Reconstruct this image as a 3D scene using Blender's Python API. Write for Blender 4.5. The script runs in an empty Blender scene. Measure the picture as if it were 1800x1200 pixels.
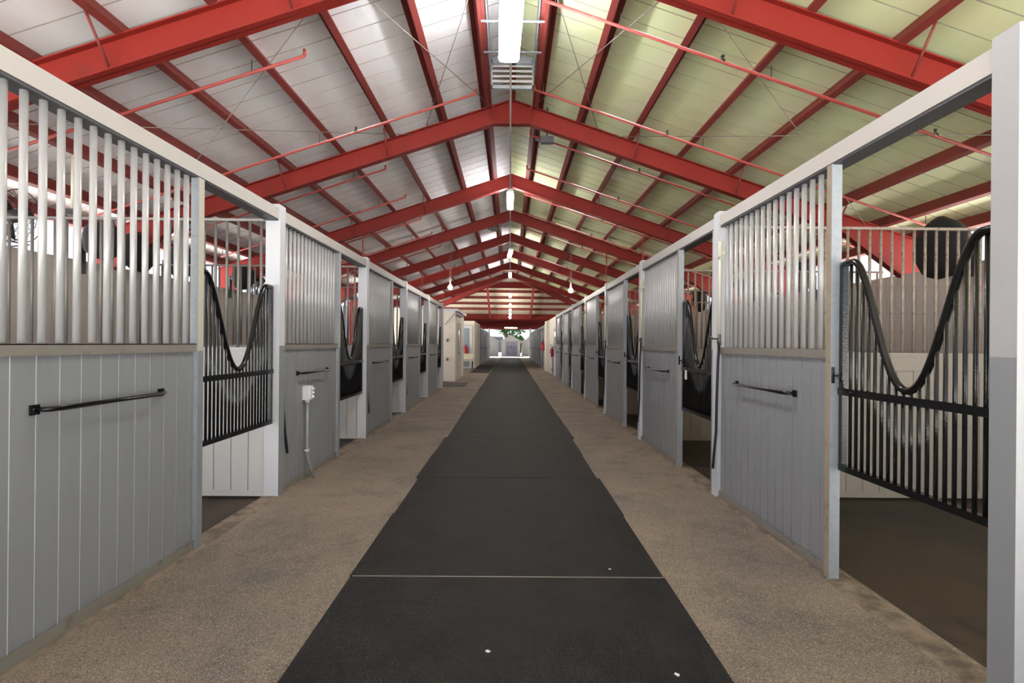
import bpy, math, random
from mathutils import Vector, Matrix
random.seed(7)
sc = bpy.context.scene
COL = sc.collection
PI = math.pi
CAMZ = 1.37
WL, WR = 2.046, 1.885          # aisle face of the stall fronts, left and right of the camera

# ------------------------------------------------------------------ materials
def new_mat(name):
    m = bpy.data.materials.new(name); m.use_nodes = True
    nt = m.node_tree; b = nt.nodes['Principled BSDF']
    return m, nt, b

def srgb(r, g, b):
    f = lambda c: (c/255/12.92) if c/255 <= .04045 else ((c/255+.055)/1.055)**2.4
    return (f(r), f(g), f(b), 1)

def mat(name, rgb, rough=.55, metal=0., var=.12, scale=6., bump=.0, bscale=60., spec=.5, stretch=None, dirt=None, dirt_scale=1.5, dirt_lo=.55, dirt_hi=.75):
    """plain painted / metal surface: a colour, a little tonal noise, optional stains and grain"""
    m, nt, b = new_mat(name)
    N, L = nt.nodes, nt.links
    c = srgb(*rgb)
    tc = N.new('ShaderNodeTexCoord')
    mp = N.new('ShaderNodeMapping'); L.new(tc.outputs['Object'], mp.inputs[0])
    if stretch: mp.inputs['Scale'].default_value = stretch
    n = N.new('ShaderNodeTexNoise'); n.inputs['Scale'].default_value = scale; n.inputs['Detail'].default_value = 6
    L.new(mp.outputs[0], n.inputs['Vector'])
    mix = N.new('ShaderNodeMix'); mix.data_type = 'RGBA'
    mix.inputs[6].default_value = tuple(x*(1-var) for x in c[:3]) + (1,)
    mix.inputs[7].default_value = tuple(min(1, x*(1+var)) for x in c[:3]) + (1,)
    L.new(n.outputs['Fac'], mix.inputs[0])
    out = mix.outputs[2]
    if dirt:
        n2 = N.new('ShaderNodeTexNoise'); n2.inputs['Scale'].default_value = dirt_scale; n2.inputs['Detail'].default_value = 8
        n2.inputs['Roughness'].default_value = .65
        L.new(mp.outputs[0], n2.inputs['Vector'])
        r = N.new('ShaderNodeMapRange'); r.inputs[1].default_value = dirt_lo; r.inputs[2].default_value = dirt_hi
        L.new(n2.outputs['Fac'], r.inputs[0])
        m2 = N.new('ShaderNodeMix'); m2.data_type = 'RGBA'
        L.new(r.outputs[0], m2.inputs[0]); L.new(out, m2.inputs[6]); m2.inputs[7].default_value = srgb(*dirt)
        out = m2.outputs[2]
    L.new(out, b.inputs['Base Color'])
    b.inputs['Roughness'].default_value = rough; b.inputs['Metallic'].default_value = metal
    b.inputs['Specular IOR Level'].default_value = spec
    if bump:
        n3 = N.new('ShaderNodeTexNoise'); n3.inputs['Scale'].default_value = bscale; n3.inputs['Detail'].default_value = 4
        L.new(mp.outputs[0], n3.inputs['Vector'])
        bp = N.new('ShaderNodeBump'); bp.inputs['Strength'].default_value = bump; bp.inputs['Distance'].default_value = .004
        L.new(n3.outputs['Fac'], bp.inputs['Height']); L.new(bp.outputs[0], b.inputs['Normal'])
    return m

def emit(name, rgb, s):
    m, nt, b = new_mat(name)
    b.inputs['Base Color'].default_value = (.8, .8, .8, 1)
    b.inputs['Emission Color'].default_value = (*rgb, 1); b.inputs['Emission Strength'].default_value = s
    return m

M = {}
M['red'] = mat('red_steel_paint', (128, 33, 26), .55, spec=.3, var=.07, scale=3, bump=.05, bscale=40, dirt=(112, 34, 27), dirt_scale=2.5)
M['red_dark'] = mat('red_purlin_primer', (124, 48, 42), .6, var=.15, scale=5, stretch=(1, .3, 1), dirt=(98, 44, 38), dirt_scale=3)
M['pipe_red'] = mat('red_pipe_paint', (160, 62, 56), .5, var=.15, scale=12, dirt=(150, 95, 85), dirt_scale=9)
M['grey_board'] = mat('grey_painted_board', (140, 142, 147), .42, var=.06, scale=5, stretch=(1, 1, .15), bump=.22, bscale=55, dirt=(122, 122, 124), dirt_scale=1.6, dirt_lo=.6, dirt_hi=.8)
M['groove'] = mat('white_paint_in_groove', (232, 234, 240), .5, var=.04, scale=8)
M['white'] = mat('white_painted_timber', (208, 210, 217), .45, var=.03, scale=4, bump=.12, bscale=35, stretch=(1, 1, .2))
M['cream'] = mat('cream_painted_timber', (194, 190, 186), .5, var=.04, scale=4, bump=.1, bscale=30)
M['cream_wall'] = mat('cream_wall_paint', (232, 224, 210), .6, var=.03, scale=2)
M['under'] = mat('charcoal_steel_channel', (74, 74, 78), .5, var=.1, scale=5, dirt=(110, 110, 112), dirt_scale=14, dirt_lo=.66, dirt_hi=.72)
M['rail'] = mat('weathered_grey_steel', (140, 134, 128), .5, metal=.15, var=.1, scale=8, dirt=(104, 92, 80), dirt_scale=7, dirt_lo=.6, dirt_hi=.75)
M['silver'] = mat('silver_painted_tube', (188, 187, 189), .36, metal=.24, var=.05, scale=9, bump=.03, bscale=80)
M['galv'] = mat('galvanised_steel', (158, 163, 170), .55, metal=.2, var=.12, scale=28, bump=.03, dirt=(138, 142, 148), dirt_scale=22)
M['galv_brown'] = mat('weathered_beige_jamb', (158, 146, 130), .6, var=.12, scale=8, dirt=(120, 100, 78), dirt_scale=6)
M['jamb_beige'] = mat('pale_beige_jamb', (196, 190, 176), .55, var=.06, scale=6, dirt=(160, 140, 110), dirt_scale=5, dirt_lo=.62, dirt_hi=.75)
M['tube_dull'] = mat('dull_speckled_tube', (150, 148, 145), .5, metal=.4, var=.15, scale=20, dirt=(128, 118, 110), dirt_scale=25)
M['tube_rust'] = mat('rust_speckled_tube', (172, 158, 146), .6, metal=.2, var=.12, scale=20, dirt=(122, 92, 74), dirt_scale=30, dirt_lo=.55, dirt_hi=.66)
M['black'] = mat('black_gloss_paint', (20, 20, 22), .22, var=.2, scale=30, bump=.35, bscale=90)
M['black_smooth'] = mat('black_smooth_tube_paint', (14, 14, 15), .16, var=.1, scale=10)
M['rubber'] = mat('black_rubber_hose', (30, 31, 34), .5, var=.1)
M['fabric'] = mat('black_fan_cloth', (27, 27, 28), .9, var=.35, scale=9, bump=.8, bscale=14)
M['taupe'] = mat('taupe_boarded_wall', (206, 199, 190), .6, var=.05, scale=3, stretch=(1, 1, .2), dirt=(186, 178, 168), dirt_scale=1.4)
M['part_white'] = mat('white_partition_board', (203, 202, 202), .5, var=.04, scale=3, stretch=(1, 1, .3))
M['part_warm'] = mat('warm_grey_partition_board', (170, 161, 152), .5, var=.05, scale=3, stretch=(1, 1, .3))
M['gapdark'] = mat('dark_board_gap', (98, 94, 90), .8, var=.1)
M['lens'] = emit('lit_fluorescent_lens', (1, .965, .90), 48.0)
M['lens_side'] = emit('lit_lens_edge', (1, .80, .42), 1.3)
M['lens_uplight'] = emit('added_uplight_lens', (.97, .98, 1), 95.0)  # extra glow on lamp sides and top, added to light the roof
M['bulb'] = emit('lit_bulb', (1, .95, .84), 120.0)
M['bulb_small'] = emit('lit_small_bulb', (1, .95, .84), 55.0)
M['plastic'] = mat('white_plastic', (235, 235, 238), .35, var=.02)
M['hyd'] = mat('cream_water_pipe', (226, 222, 200), .4, var=.05, scale=15)
M['brass'] = mat('dull_valve_metal', (110, 106, 98), .35, metal=.8, var=.15, scale=30)
M['redgloss'] = mat('red_gloss_enamel', (190, 24, 26), .25, var=.05)
M['bluegrey'] = mat('blue_grey_ribbed_sheet', (150, 160, 170), .5, var=.04)
M['shed_wall'] = mat('pale_taupe_resin', (150, 145, 140), .6, var=.04)
M['shed_door'] = mat('mauve_grey_resin', (98, 93, 108), .6, var=.05)
M['shed_roof'] = mat('charcoal_resin_shingle', (74, 72, 76), .8, var=.2, scale=20)
M['glassdark'] = mat('dark_window_glass', (70, 76, 86), .1, var=.05)
M['bark'] = mat('grey_brown_bark', (112, 98, 86), .9, var=.3, scale=8, bump=.8, bscale=12)
M['leaf'] = mat('green_leaf', (48, 84, 26), .6, var=.45, scale=1.6)
M['house'] = mat('pale_house_wall', (110, 110, 114), .7, var=.05)
M['house_roof'] = mat('slate_grey_roof', (92, 98, 110), .7, var=.1)
M['mesh_wire'] = mat('dark_fan_wire', (40, 38, 38), .4, metal=.5)
M['fan_green'] = mat('pale_green_fan_blade', (150, 180, 160), .5, var=.05)
M['yellow'] = mat('yellow_plug', (214, 176, 40), .4)
M['tag_white'] = mat('white_paper_tag', (230, 230, 228), .7)
M['cable'] = mat('steel_cable', (150, 140, 132), .45, metal=.5, var=.1)
M['doormat'] = mat('dark_coir_mat', (72, 66, 62), .95, var=.3, scale=60, bump=.6, bscale=120)
M['bench'] = mat('cream_bench_slat', (214, 208, 184), .6, var=.05)

def aisle_floor_mat():
    m, nt, b = new_mat('stained_exposed_aggregate_concrete'); N, L = nt.nodes, nt.links
    tc = N.new('ShaderNodeTexCoord')
    def noise(s, d=6, r=.6, vec=None):
        n = N.new('ShaderNodeTexNoise'); n.inputs['Scale'].default_value = s; n.inputs['Detail'].default_value = d; n.inputs['Roughness'].default_value = r
        L.new(vec or tc.outputs['Object'], n.inputs['Vector']); return n.outputs['Fac']
    def rng(x, a, c):
        r = N.new('ShaderNodeMapRange'); r.inputs[1].default_value = a; r.inputs[2].default_value = c; L.new(x, r.inputs[0]); return r.outputs[0]
    def mix(f, A, B, blend='MIX'):
        x = N.new('ShaderNodeMix'); x.data_type = 'RGBA'; x.blend_type = blend
        if isinstance(f, float): x.inputs[0].default_value = f
        else: L.new(f, x.inputs[0])
        for k, v in ((6, A), (7, B)):
            if isinstance(v, tuple): x.inputs[k].default_value = v
            else: L.new(v, x.inputs[k])
        return x.outputs[2]
    c = mix(rng(noise(.9, 8, .62), .35, .65), srgb(158, 138, 118), srgb(120, 109, 102))
    c = mix(rng(noise(1.7, 8, .7), .5, .68), c, srgb(92, 82, 78))
    c = mix(rng(noise(1.1, 6, .6), .56, .7), c, srgb(92, 90, 92))
    v = N.new('ShaderNodeTexVoronoi'); v.inputs['Scale'].default_value = 230; L.new(tc.outputs['Object'], v.inputs['Vector'])
    hue = N.new('ShaderNodeSeparateColor'); L.new(v.outputs['Color'], hue.inputs[0])
    c = mix(rng(hue.outputs[0], .66, 1.1), c, srgb(204, 190, 172))
    c = mix(rng(hue.outputs[1], .7, 1.), c, srgb(70, 58, 52))
    c = mix(rng(noise(170, 3, .6), .4, .75), c, srgb(98, 88, 80))
    L.new(c, b.inputs['Base Color'])
    b.inputs['Roughness'].default_value = .72
    bp = N.new('ShaderNodeBump'); bp.inputs['Strength'].default_value = .5; bp.inputs['Distance'].default_value = .003
    L.new(v.outputs['Distance'], bp.inputs['Height']); L.new(bp.outputs[0], b.inputs['Normal'])
    return m
M['floor'] = aisle_floor_mat()
M['stall_floor'] = mat('dark_brown_stall_matting', (62, 48, 37), .6, var=.3, scale=2.2, bump=.4, bscale=40, dirt=(24, 21, 19), dirt_scale=1.0, dirt_lo=.42, dirt_hi=.66)
M['kerb'] = mat('worn_concrete_threshold', (134, 119, 104), .8, var=.15, scale=14, bump=.5, bscale=70, dirt=(92, 80, 70), dirt_scale=5, dirt_lo=.45, dirt_hi=.62)

def rubber_mat_mat():
    m, nt, b = new_mat('ribbed_black_rubber'); N, L = nt.nodes, nt.links
    tc = N.new('ShaderNodeTexCoord')
    n = N.new('ShaderNodeTexNoise'); n.inputs['Scale'].default_value = 3.2; n.inputs['Detail'].default_value = 8; n.inputs['Roughness'].default_value = .65
    L.new(tc.outputs['Object'], n.inputs['Vector'])
    cr = N.new('ShaderNodeValToRGB'); cr.color_ramp.elements[0].position = .3; cr.color_ramp.elements[0].color = srgb(25, 25, 27)
    cr.color_ramp.elements[1].position = .75; cr.color_ramp.elements[1].color = srgb(45, 42, 41)
    L.new(n.outputs['Fac'], cr.inputs[0])
    # scattered pale specks of dust
    v = N.new('ShaderNodeTexVoronoi'); v.inputs['Scale'].default_value = 7; L.new(tc.outputs['Object'], v.inputs['Vector'])
    lt = N.new('ShaderNodeMath'); lt.operation = 'LESS_THAN'; lt.inputs[1].default_value = .028; L.new(v.outputs['Distance'], lt.inputs[0])
    mx = N.new('ShaderNodeMix'); mx.data_type = 'RGBA'; L.new(lt.outputs[0], mx.inputs[0]); L.new(cr.outputs[0], mx.inputs[6]); mx.inputs[7].default_value = srgb(100, 98, 96)
    L.new(mx.outputs[2], b.inputs['Base Color'])
    b.inputs['Roughness'].default_value = .6; b.inputs['Specular IOR Level'].default_value = .22
    def wave(axis):
        w = N.new('ShaderNodeTexWave'); w.bands_direction = axis; w.inputs['Scale'].default_value = 26; L.new(tc.outputs['Object'], w.inputs['Vector']); return w.outputs['Fac']
    mul = N.new('ShaderNodeMath'); mul.operation = 'MULTIPLY'; L.new(wave('X'), mul.inputs[0]); L.new(wave('Y'), mul.inputs[1])
    bp = N.new('ShaderNodeBump'); bp.inputs['Strength'].default_value = .7; bp.inputs['Distance'].default_value = .004
    L.new(mul.outputs[0], bp.inputs['Height']); L.new(bp.outputs[0], b.inputs['Normal'])
    return m
M['matting'] = rubber_mat_mat()
M['liner'] = mat('white_roof_sheet', (243, 242, 243), .5, var=.035, scale=1.2, stretch=(3, 1, 1), dirt=(230, 228, 229), dirt_scale=2)
M['liner_green_light'] = mat('roof_sheet_green_light_tint', (230, 238, 188), .5, var=.05, scale=.8, stretch=(3, 1, 1), dirt=(230, 233, 202), dirt_scale=.7, dirt_lo=.45, dirt_hi=.75)  # green light on the right slope, tinted unevenly into the sheet colour
M['liner_seam'] = mat('roof_sheet_seam', (168, 162, 156), .6, var=.05)
M['seam_green_light'] = mat('roof_seam_green_light_tint', (164, 166, 136), .6, var=.05)  # seam colour carries the same painted-in green light
M['liner_hip'] = mat('cream_roof_sheet', (222, 214, 194), .5, var=.04, scale=1.2)
M['forecourt'] = mat('pale_bounce_ground', (222, 217, 208), .8, var=.05, scale=2)  # pale unseen ground, added to bounce sunlight up to the roof
M['yard'] = mat('pale_yard_paving', (84, 82, 80), .8, var=.08, scale=2)

# ------------------------------------------------------------------ mesh builder
class MB:
    def __init__(s): s.v, s.f, s.m, s.sm = [], [], [], []
    def add(s, vs, fs, mi=0, smooth=False):
        k = len(s.v); s.v += [tuple(p) for p in vs]
        for f in fs: s.f.append(tuple(i+k for i in f)); s.m.append(mi); s.sm.append(smooth)
        return s
    def box(s, x0, x1, y0, y1, z0, z1, mi=0, fm=None):
        """fm: {face: material index} with faces -x +x -y +y -z +z"""
        if x0 > x1: x0, x1 = x1, x0
        if y0 > y1: y0, y1 = y1, y0
        vs = [(x0,y0,z0),(x1,y0,z0),(x1,y1,z0),(x0,y1,z0),(x0,y0,z1),(x1,y0,z1),(x1,y1,z1),(x0,y1,z1)]
        F = {'-z':(0,3,2,1),'+z':(4,5,6,7),'-y':(0,1,5,4),'+y':(2,3,7,6),'-x':(3,0,4,7),'+x':(1,2,6,5)}
        for n, f in F.items():
            s.add([vs[i] for i in f], [(0,1,2,3)], (fm or {}).get(n, mi))
        return s
    def tube(s, pts, r, n=8, mi=0, caps=True, smooth=True):
        pts = [Vector(p) for p in pts]; rs = r if isinstance(r, (list, tuple)) else [r]*len(pts)
        rings = []; ref = None
        for i, p in enumerate(pts):
            t = (pts[min(i+1, len(pts)-1)] - pts[max(i-1, 0)])
            if t.length < 1e-9: t = Vector((0,0,1))
            t.normalize()
            if ref is None: ref = Vector((1,0,0)) if abs(t.x) < .8 else Vector((0,1,0))
            u = t.cross(ref).normalized(); w = t.cross(u).normalized(); ref = w.cross(t) if False else ref
            if abs(t.dot(ref)) > .95: ref = Vector((0,1,0)) if abs(t.y) < .8 else Vector((0,0,1))
            rings.append([p + rs[i]*(math.cos(a)*u + math.sin(a)*w) for a in (2*PI*k/n for k in range(n))])
        vs = [q for ring in rings for q in ring]
        fs = []
        for i in range(len(pts)-1):
            for k in range(n):
                a, b = i*n+k, i*n+(k+1) % n
                fs.append((a, b, b+n, a+n))
        s.add(vs, fs, mi, smooth)
        if caps:
            s.add(rings[0], [tuple(reversed(range(n)))], mi); s.add(rings[-1], [tuple(range(n))], mi)
        return s
    def prism(s, poly, axis, a, b, mi=0):
        """poly = 2-D points; axis 'x','y','z' is the extrusion direction from a to b"""
        def P(p, t):
            return {'y': (p[0], t, p[1]), 'x': (t, p[0], p[1]), 'z': (p[0], p[1], t)}[axis]
        n = len(poly); vs = [P(p, a) for p in poly] + [P(p, b) for p in poly]
        fs = [tuple(range(n)), tuple(range(2*n-1, n-1, -1))] + [(i, i+n, (i+1) % n + n, (i+1) % n) for i in range(n)]
        return s.add(vs, fs, mi)
    def lathe(s, prof, c, axis='z', n=20, mi=0, smooth=True):
        """prof: (radius, along) pairs turned about an axis through c"""
        c = Vector(c); vs = []
        for r, h in prof:
            for k in range(n):
                a = 2*PI*k/n; x, y = r*math.cos(a), r*math.sin(a)
                vs.append(c + Vector({'z': (x, y, h), 'x': (h, x, y), 'y': (x, h, y)}[axis]))
        fs = []
        for i in range(len(prof)-1):
            for k in range(n):
                a, b = i*n+k, i*n+(k+1) % n
                fs.append((a, b, b+n, a+n))
        s.add(vs, fs, mi, smooth)
        s.add(vs[:n], [tuple(range(n))], mi); s.add(vs[-n:], [tuple(range(n))], mi)
        return s
    def mesh(s, name, mats):
        me = bpy.data.meshes.new(name)
        me.from_pydata(s.v, [], s.f)
        for m in (mats if isinstance(mats, (list, tuple)) else [mats]): me.materials.append(M[m] if isinstance(m, str) else m)
        for p, mi, sm in zip(me.polygons, s.m, s.sm): p.material_index = mi; p.use_smooth = sm
        import bmesh
        bm = bmesh.new(); bm.from_mesh(me)
        bmesh.ops.remove_doubles(bm, verts=bm.verts, dist=1e-6)
        bmesh.ops.recalc_face_normals(bm, faces=bm.faces)
        bm.to_mesh(me); bm.free()
        return me
    def build(s, name, mats, parent=None, loc=(0,0,0)):
        return link(name, s.mesh(name, mats), parent, loc)

def link(name, me, parent=None, loc=(0,0,0)):
    o = bpy.data.objects.new(name, me); COL.objects.link(o); o.location = loc
    if parent: o.parent = parent
    return o

def tag(o, label, cat, group=None, kind=None):
    o['label'] = label; o['category'] = cat
    if group: o['group'] = group
    if kind: o['kind'] = kind
    return o

def thing(name, label, cat, loc=(0,0,0), rz=0, group=None):
    o = bpy.data.objects.new(name, None); COL.objects.link(o); o.location = loc; o.rotation_euler = (0,0,rz)
    return tag(o, label, cat, group)

def struct(o):
    o['kind'] = 'structure'; return o

KIDS = {}
def children(o): return [c for c in KIDS.get(o.name, [])]
def kid(o, parent): KIDS.setdefault(parent.name, []).append(o)

def copy_tree(root, loc, label, group=None, kids=None):
    r = root.copy(); COL.objects.link(r); r.location = loc; r['label'] = label
    if group: r['group'] = group
    for ch in kids:
        c = ch.copy(); COL.objects.link(c); c.parent = r
    return r

ORD = ['first', 'second', 'third', 'fourth', 'fifth', 'sixth', 'seventh', 'eighth', 'ninth', 'tenth', 'eleventh', 'twelfth', 'thirteenth', 'fourteenth', 'fifteenth']
SIDE = {-1: 'left', 1: 'right'}

# ------------------------------------------------------------------ floor, ground
mb = MB(); mb.box(-2.15, 2.05, -.3, 57, -.1, 0); struct(mb.build('floor', 'floor'))
mb = MB(); mb.box(-60, 60, -60, -.3, -.14, -.01); struct(mb.build('ground_forecourt', 'forecourt'))  # unseen apron behind the camera, put in to reflect light under the roof
for s in (-1, 1):
    xa, xb = (2.15, 5.6) if s < 0 else (2.05, 5.6)
    mb = MB(); mb.box(s*xa, s*xb, -.3, 23.3, -.1, -.02); struct(mb.build('floor_stalls_'+SIDE[s], 'stall_floor'))
    mb = MB(); mb.box(s*xa, s*xb, 23.3, 57, -.1, -.001); struct(mb.build('floor_far_'+SIDE[s], 'floor'))
    mb = MB(); mb.box(s*5.6, s*60, -.3, 57, -.14, -.06); struct(mb.build('ground_'+SIDE[s], 'forecourt'))  # side ground kept pale to throw white light up under the eaves
mb = MB(); mb.box(-60, 60, 57, 160, -.1, -.01); struct(mb.build('ground_yard', 'yard'))

# threshold strip along each row
for s, W, y1 in ((-1, WL, 17.31), (1, WR, 23.3)):
    mb = MB(); mb.prism([(s*(W-.022), 0), (s*(W-.004), .01), (s*(W+.12), .01), (s*(W+.13), -.03), (s*(W-.022), -.03)], 'y', .3, y1)
    struct(mb.build('trim_1' if s < 0 else 'trim_2', 'kerb'))

# rubber mats down the middle of the aisle
mat_edges = [1.02]
y = 3.30
while y < 56: mat_edges.append(y); y += 1.222
mat_edges.insert(1, 2.08)
rng = random.Random(3)
def make_runner_mat(y0, y1, dx, name='rubber_mat'):
    x0, x1 = -.915+dx, .915+dx; L = y1-y0; mb = MB(); n = 8
    bow = rng.uniform(-.012, .012)
    h = .013
    near = [(x0+(x1-x0)*i/n, .003+bow*math.sin(PI*i/n)*.5) for i in range(n+1)]
    far = [(x0+(x1-x0)*i/n, L-.003+bow*math.sin(PI*i/n)) for i in range(n+1)]
    poly = near + far[::-1]
    mb.prism(poly, 'z', .0, h)
    return mb
for i in range(len(mat_edges)-1):
    y0, y1 = mat_edges[i], mat_edges[i+1]
    dx = rng.uniform(-.022, .022) if i > 1 else 0.0
    o = make_runner_mat(y0, y1, dx).build('rubber_mat', 'matting', loc=(0, y0, 0))
    if i == 0: lb = 'black rubber mat nearest the camera, cut off by the bottom edge'
    elif i == 1: lb = 'finely ribbed black rubber mat just before the pale seam in the aisle'
    elif i == 2: lb = 'dull black rubber mat just beyond the pale seam in the aisle'
    elif i < 9: lb = '%s black rubber mat beyond the pale seam along the aisle runner' % ORD[i-2]
    else: lb = 'black rubber mat in the far narrow stretch of the aisle runner'
    tag(o, lb, 'mat', 'rubber mats down the middle of the aisle')
mb = MB(); mb.box(-.905, .905, -.0055, .0055, .0, .0142)
tag(mb.build('seam_strip', 'rail', loc=(0, mat_edges[2], 0)), 'pale thin strip in the seam between the two nearest full mats', 'strip')

rs = random.Random(2)
for x, yy, rad, lb in ((-.087, 2.5, .012, 'white paper scrap on the middle of the nearest rubber mat'), (.70, 2.33, .013, 'white scrap near the right edge of the nearest rubber mat'), (.615, 3.42, .008, 'tiny white scrap on the mat beyond the pale seam')):
    mb = MB(); n = 9; poly = [(rad*rs.uniform(.45, 1.2)*math.cos(2*PI*k/n), rad*rs.uniform(.45, 1.2)*math.sin(2*PI*k/n)) for k in range(n)]
    mb.prism(poly, 'z', .013, .0155); tag(mb.build('paper_scrap', 'tag_white', loc=(x, yy, 0)), lb, 'scrap')

# ------------------------------------------------------------------ stall rows
LP, RP = 3.045, 3.02
left_posts = [1.965+LP*i for i in range(6)]
right_posts = [2.08+RP*i for i in range(8)]

def post_mesh(s, right, strip=True):
    mb = MB(); a, b = -.012, .115; L = .12
    lo = 1.335
    def bx(x0, x1, y0, y1, z0, z1, aisle):
        mb.box(s*x0, s*x1, y0, y1, z0, z1, 0, {('-x' if s > 0 else '+x'): aisle, '-z': 0})
    bx(a, b, 0, L, 0, lo, 1); bx(a, b, 0, L, lo, 2.575, 0)
    # chamfered cap
    c = .015
    vs = [(s*a, 0, 2.575), (s*b, 0, 2.575), (s*b, L, 2.575), (s*a, L, 2.575), (s*(a+c), c, 2.588), (s*(b-c), c, 2.588), (s*(b-c), L-c, 2.588), (s*(a+c), L-c, 2.588)]
    mb.add(vs, [(4,5,6,7), (0,1,5,4), (1,2,6,5), (2,3,7,6), (3,0,4,7)], 0)
    if right and strip:   # cream stop strip on the far side of the post
        mb.box(s*-.004, s*.022, L, L+.055, 0, lo, 3); mb.box(s*-.004, s*.022, L, L+.055, lo, 2.44, 2)
    return mb.mesh('stall_post', ['white', 'grey_board' if not right else 'white', 'cream', 'rail'])

M['post_top'] = mat('pale_grey_upper_paint', (174, 174, 177), .45, var=.03, scale=6, bump=.12, bscale=35)
M['post_blue'] = mat('pale_grey_lower_paint', (206, 212, 222), .45, var=.04, scale=6)
def boards(mb, s, y0, y1, x0, x1, z0, z1, w, start=.06, gm=1, gw=.006):
    """vertical V-jointed boards with their joints showing"""
    y = y0; first = True
    while y < y1-.001:
        e = min(y + (start if first else w), y1); first = False
        ya, yb = y+gw, e-gw
        if yb-ya > .004:
            mb.box(s*x0, s*x1, ya, yb, z0, z1, 0)
            for g0, g1 in ((y, ya), (yb, e)):
                mb.box(s*(x0+.006), s*x1, g0, g1, z0, z1, gm)
        else: mb.box(s*x0, s*x1, y, e, z0, z1, 0)
        y = e

def make_front(s, right, first_label):
    """one bay's front: boards, rails, bars and the jamb beside the gate"""
    root = thing('stall_screen', first_label, 'stall front', (0,0,0))
    parts = []
    if right: p0, p1 = 1.281, RP; j0, j1 = 1.228, 1.281
    else: p0, p1 = .12, 1.753; j0, j1 = 1.753, 1.819
    mb = MB(); boards(mb, s, p0, p1, .022, .06, .05, 1.302, .131 if not right else .118, start=.145 if not right else .09)
    parts.append(mb.build('board_panel', ['grey_board', 'groove'], root))
    mb = MB(); mb.box(s*.004, s*.066, p0, p1, 1.30, 1.306); mb.box(s*.002, s*.008, p0, p1, 1.30, 1.352); mb.box(s*.002, s*.066, p0, p1, 1.347, 1.353)
    n = 4
    for k in range(n):
        yy = p0+.12+(p1-p0-.24)*k/(n-1); mb.lathe([(.006, -.003), (.006, .0), (.002, .001)], (s*.0015, yy, 1.326), 'x', 8)
    parts.append(mb.build('middle_rail', 'rail', root))
    mb = MB(); mb.box(s*.008, s*.07, p0, p1, .0, .012); mb.box(s*.008, s*.014, p0, p1, 0, .068)
    parts.append(mb.build('bottom_channel', 'rail', root))
    bar_me = MB().tube([(0,0,1.352), (0,0,2.442)], .0165, 12).mesh('bar', 'silver')
    k = 0
    y = p0+.052
    while y < p1-.025:
        b = link('bar', bar_me, root, (s*.045, y, 0)); parts.append(b); y += .1016
    mb = MB()
    if right:
        mb.box(s*-.006, s*.055, j0, j1, 0, 2.44, 0, {('-x' if s > 0 else '+x'): 1})
        parts.append(mb.build('jamb', ['galv', 'galv_brown'], root))
    else:
        fc = '+x'
        mb.box(s*-.006, s*.046, j0, j1, 0, 1.306, 0, {fc: 2}); mb.box(s*-.006, s*.046, j0, j1, 1.306, 2.44, 0, {fc: 1})
        parts.append(mb.build('jamb', ['galv', 'jamb_beige', 'grey_board'], root))
    return root, parts

def make_gate(s, y0, y1, first_label):
    """black half-height stall gate with a dipped yoke"""
    root = thing('stall_gate', first_label, 'gate', (0,0,0)); parts = []
    x = s*.055; zb, zt = .65, 1.855; w = y1-y0; c = (y0+y1)/2; Lh = w/2-.11
    def curve(y):
        t = min(1, abs(y-c)/Lh)**1.15
        # steep straight flanks, round dip
        if t < 1: 
            q = .5-.5*math.cos(PI*t); q = q*.92+.08*t
        else: q = 1
        return 1.155+.695*q
    for yy in (y0, y1-.032):
        mb = MB(); mb.box(x-.016, x+.016, yy, yy+.032, zb, zt-.01); parts.append(mb.build('end_post', 'black', root))
    mb = MB(); mb.box(x-.018, x+.018, y0, y1, zb, zb+.035); parts.append(mb.build('bottom_rail', 'black', root))
    mb = MB(); xf = x-s*.016; mb.box(xf-s*.008, xf+s*.002, y0, y1, 1.09, 1.13); parts.append(mb.build('middle_rail', 'black', root))
    n = 44; pts = [(x, y0+.015+(w-.03)*i/n, curve(y0+.015+(w-.03)*i/n)) for i in range(n+1)]
    pts = [(x, y0+.012, zt-.03)] + pts + [(x, y1-.012, zt-.03)]
    mb = MB(); mb.tube(pts, .019, 12); parts.append(mb.build('yoke_tube', 'black_smooth', root))
    nb = int(round((w-.064)/.0535)); 
    for i in range(1, nb):
        yy = y0+.032+(w-.064)*i/nb
        mb = MB(); mb.tube([(0,0,zb+.03), (0,0,curve(yy)-.006)], .0095, 8)
        parts.append(mb.build('bar', 'black', root, (x, yy, 0)))
    return root, parts

def make_partition(s, W, first_label, boardmat, tubemat):
    root = thing('stall_partition', first_label, 'partition', (0,0,0)); parts = []
    x0, x1 = .118, 5.395-W
    mb = MB()
    # boards run across: vertical joints along x
    x = x0
    while x < x1-.001:
        e = min(x+.152, x1); mb.box(s*(x+.003), s*(e-.003), .035, .08, 0, 1.16, 0); mb.box(s*x, s*e, .041, .074, 0, 1.16, 1); x = e
    mb.box(s*x0, s*x1, .03, .085, .0, .05, 0)
    parts.append(mb.build('board_panel', [boardmat, 'gapdark'], root))
    mb = MB(); mb.box(s*x0, s*x1, .022, .09, 1.155, 1.288); mb.box(s*x0, s*x1, .012, .1, 1.288, 1.318)
    parts.append(mb.build('middle_rail', boardmat, root))
    mb = MB(); mb.box(s*x0, s*x1, .042, .074, 2.44, 2.463)
    parts.append(mb.build('top_rail', tubemat, root))
    me = MB().tube([(0,0,1.318), (0,0,2.441)], .0125, 8).mesh('bar', tubemat)
    x = x0+.06
    while x < x1:
        parts.append(link('bar', me, root, (s*x, .058, 0))); x += .1016
    return root, parts

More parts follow.
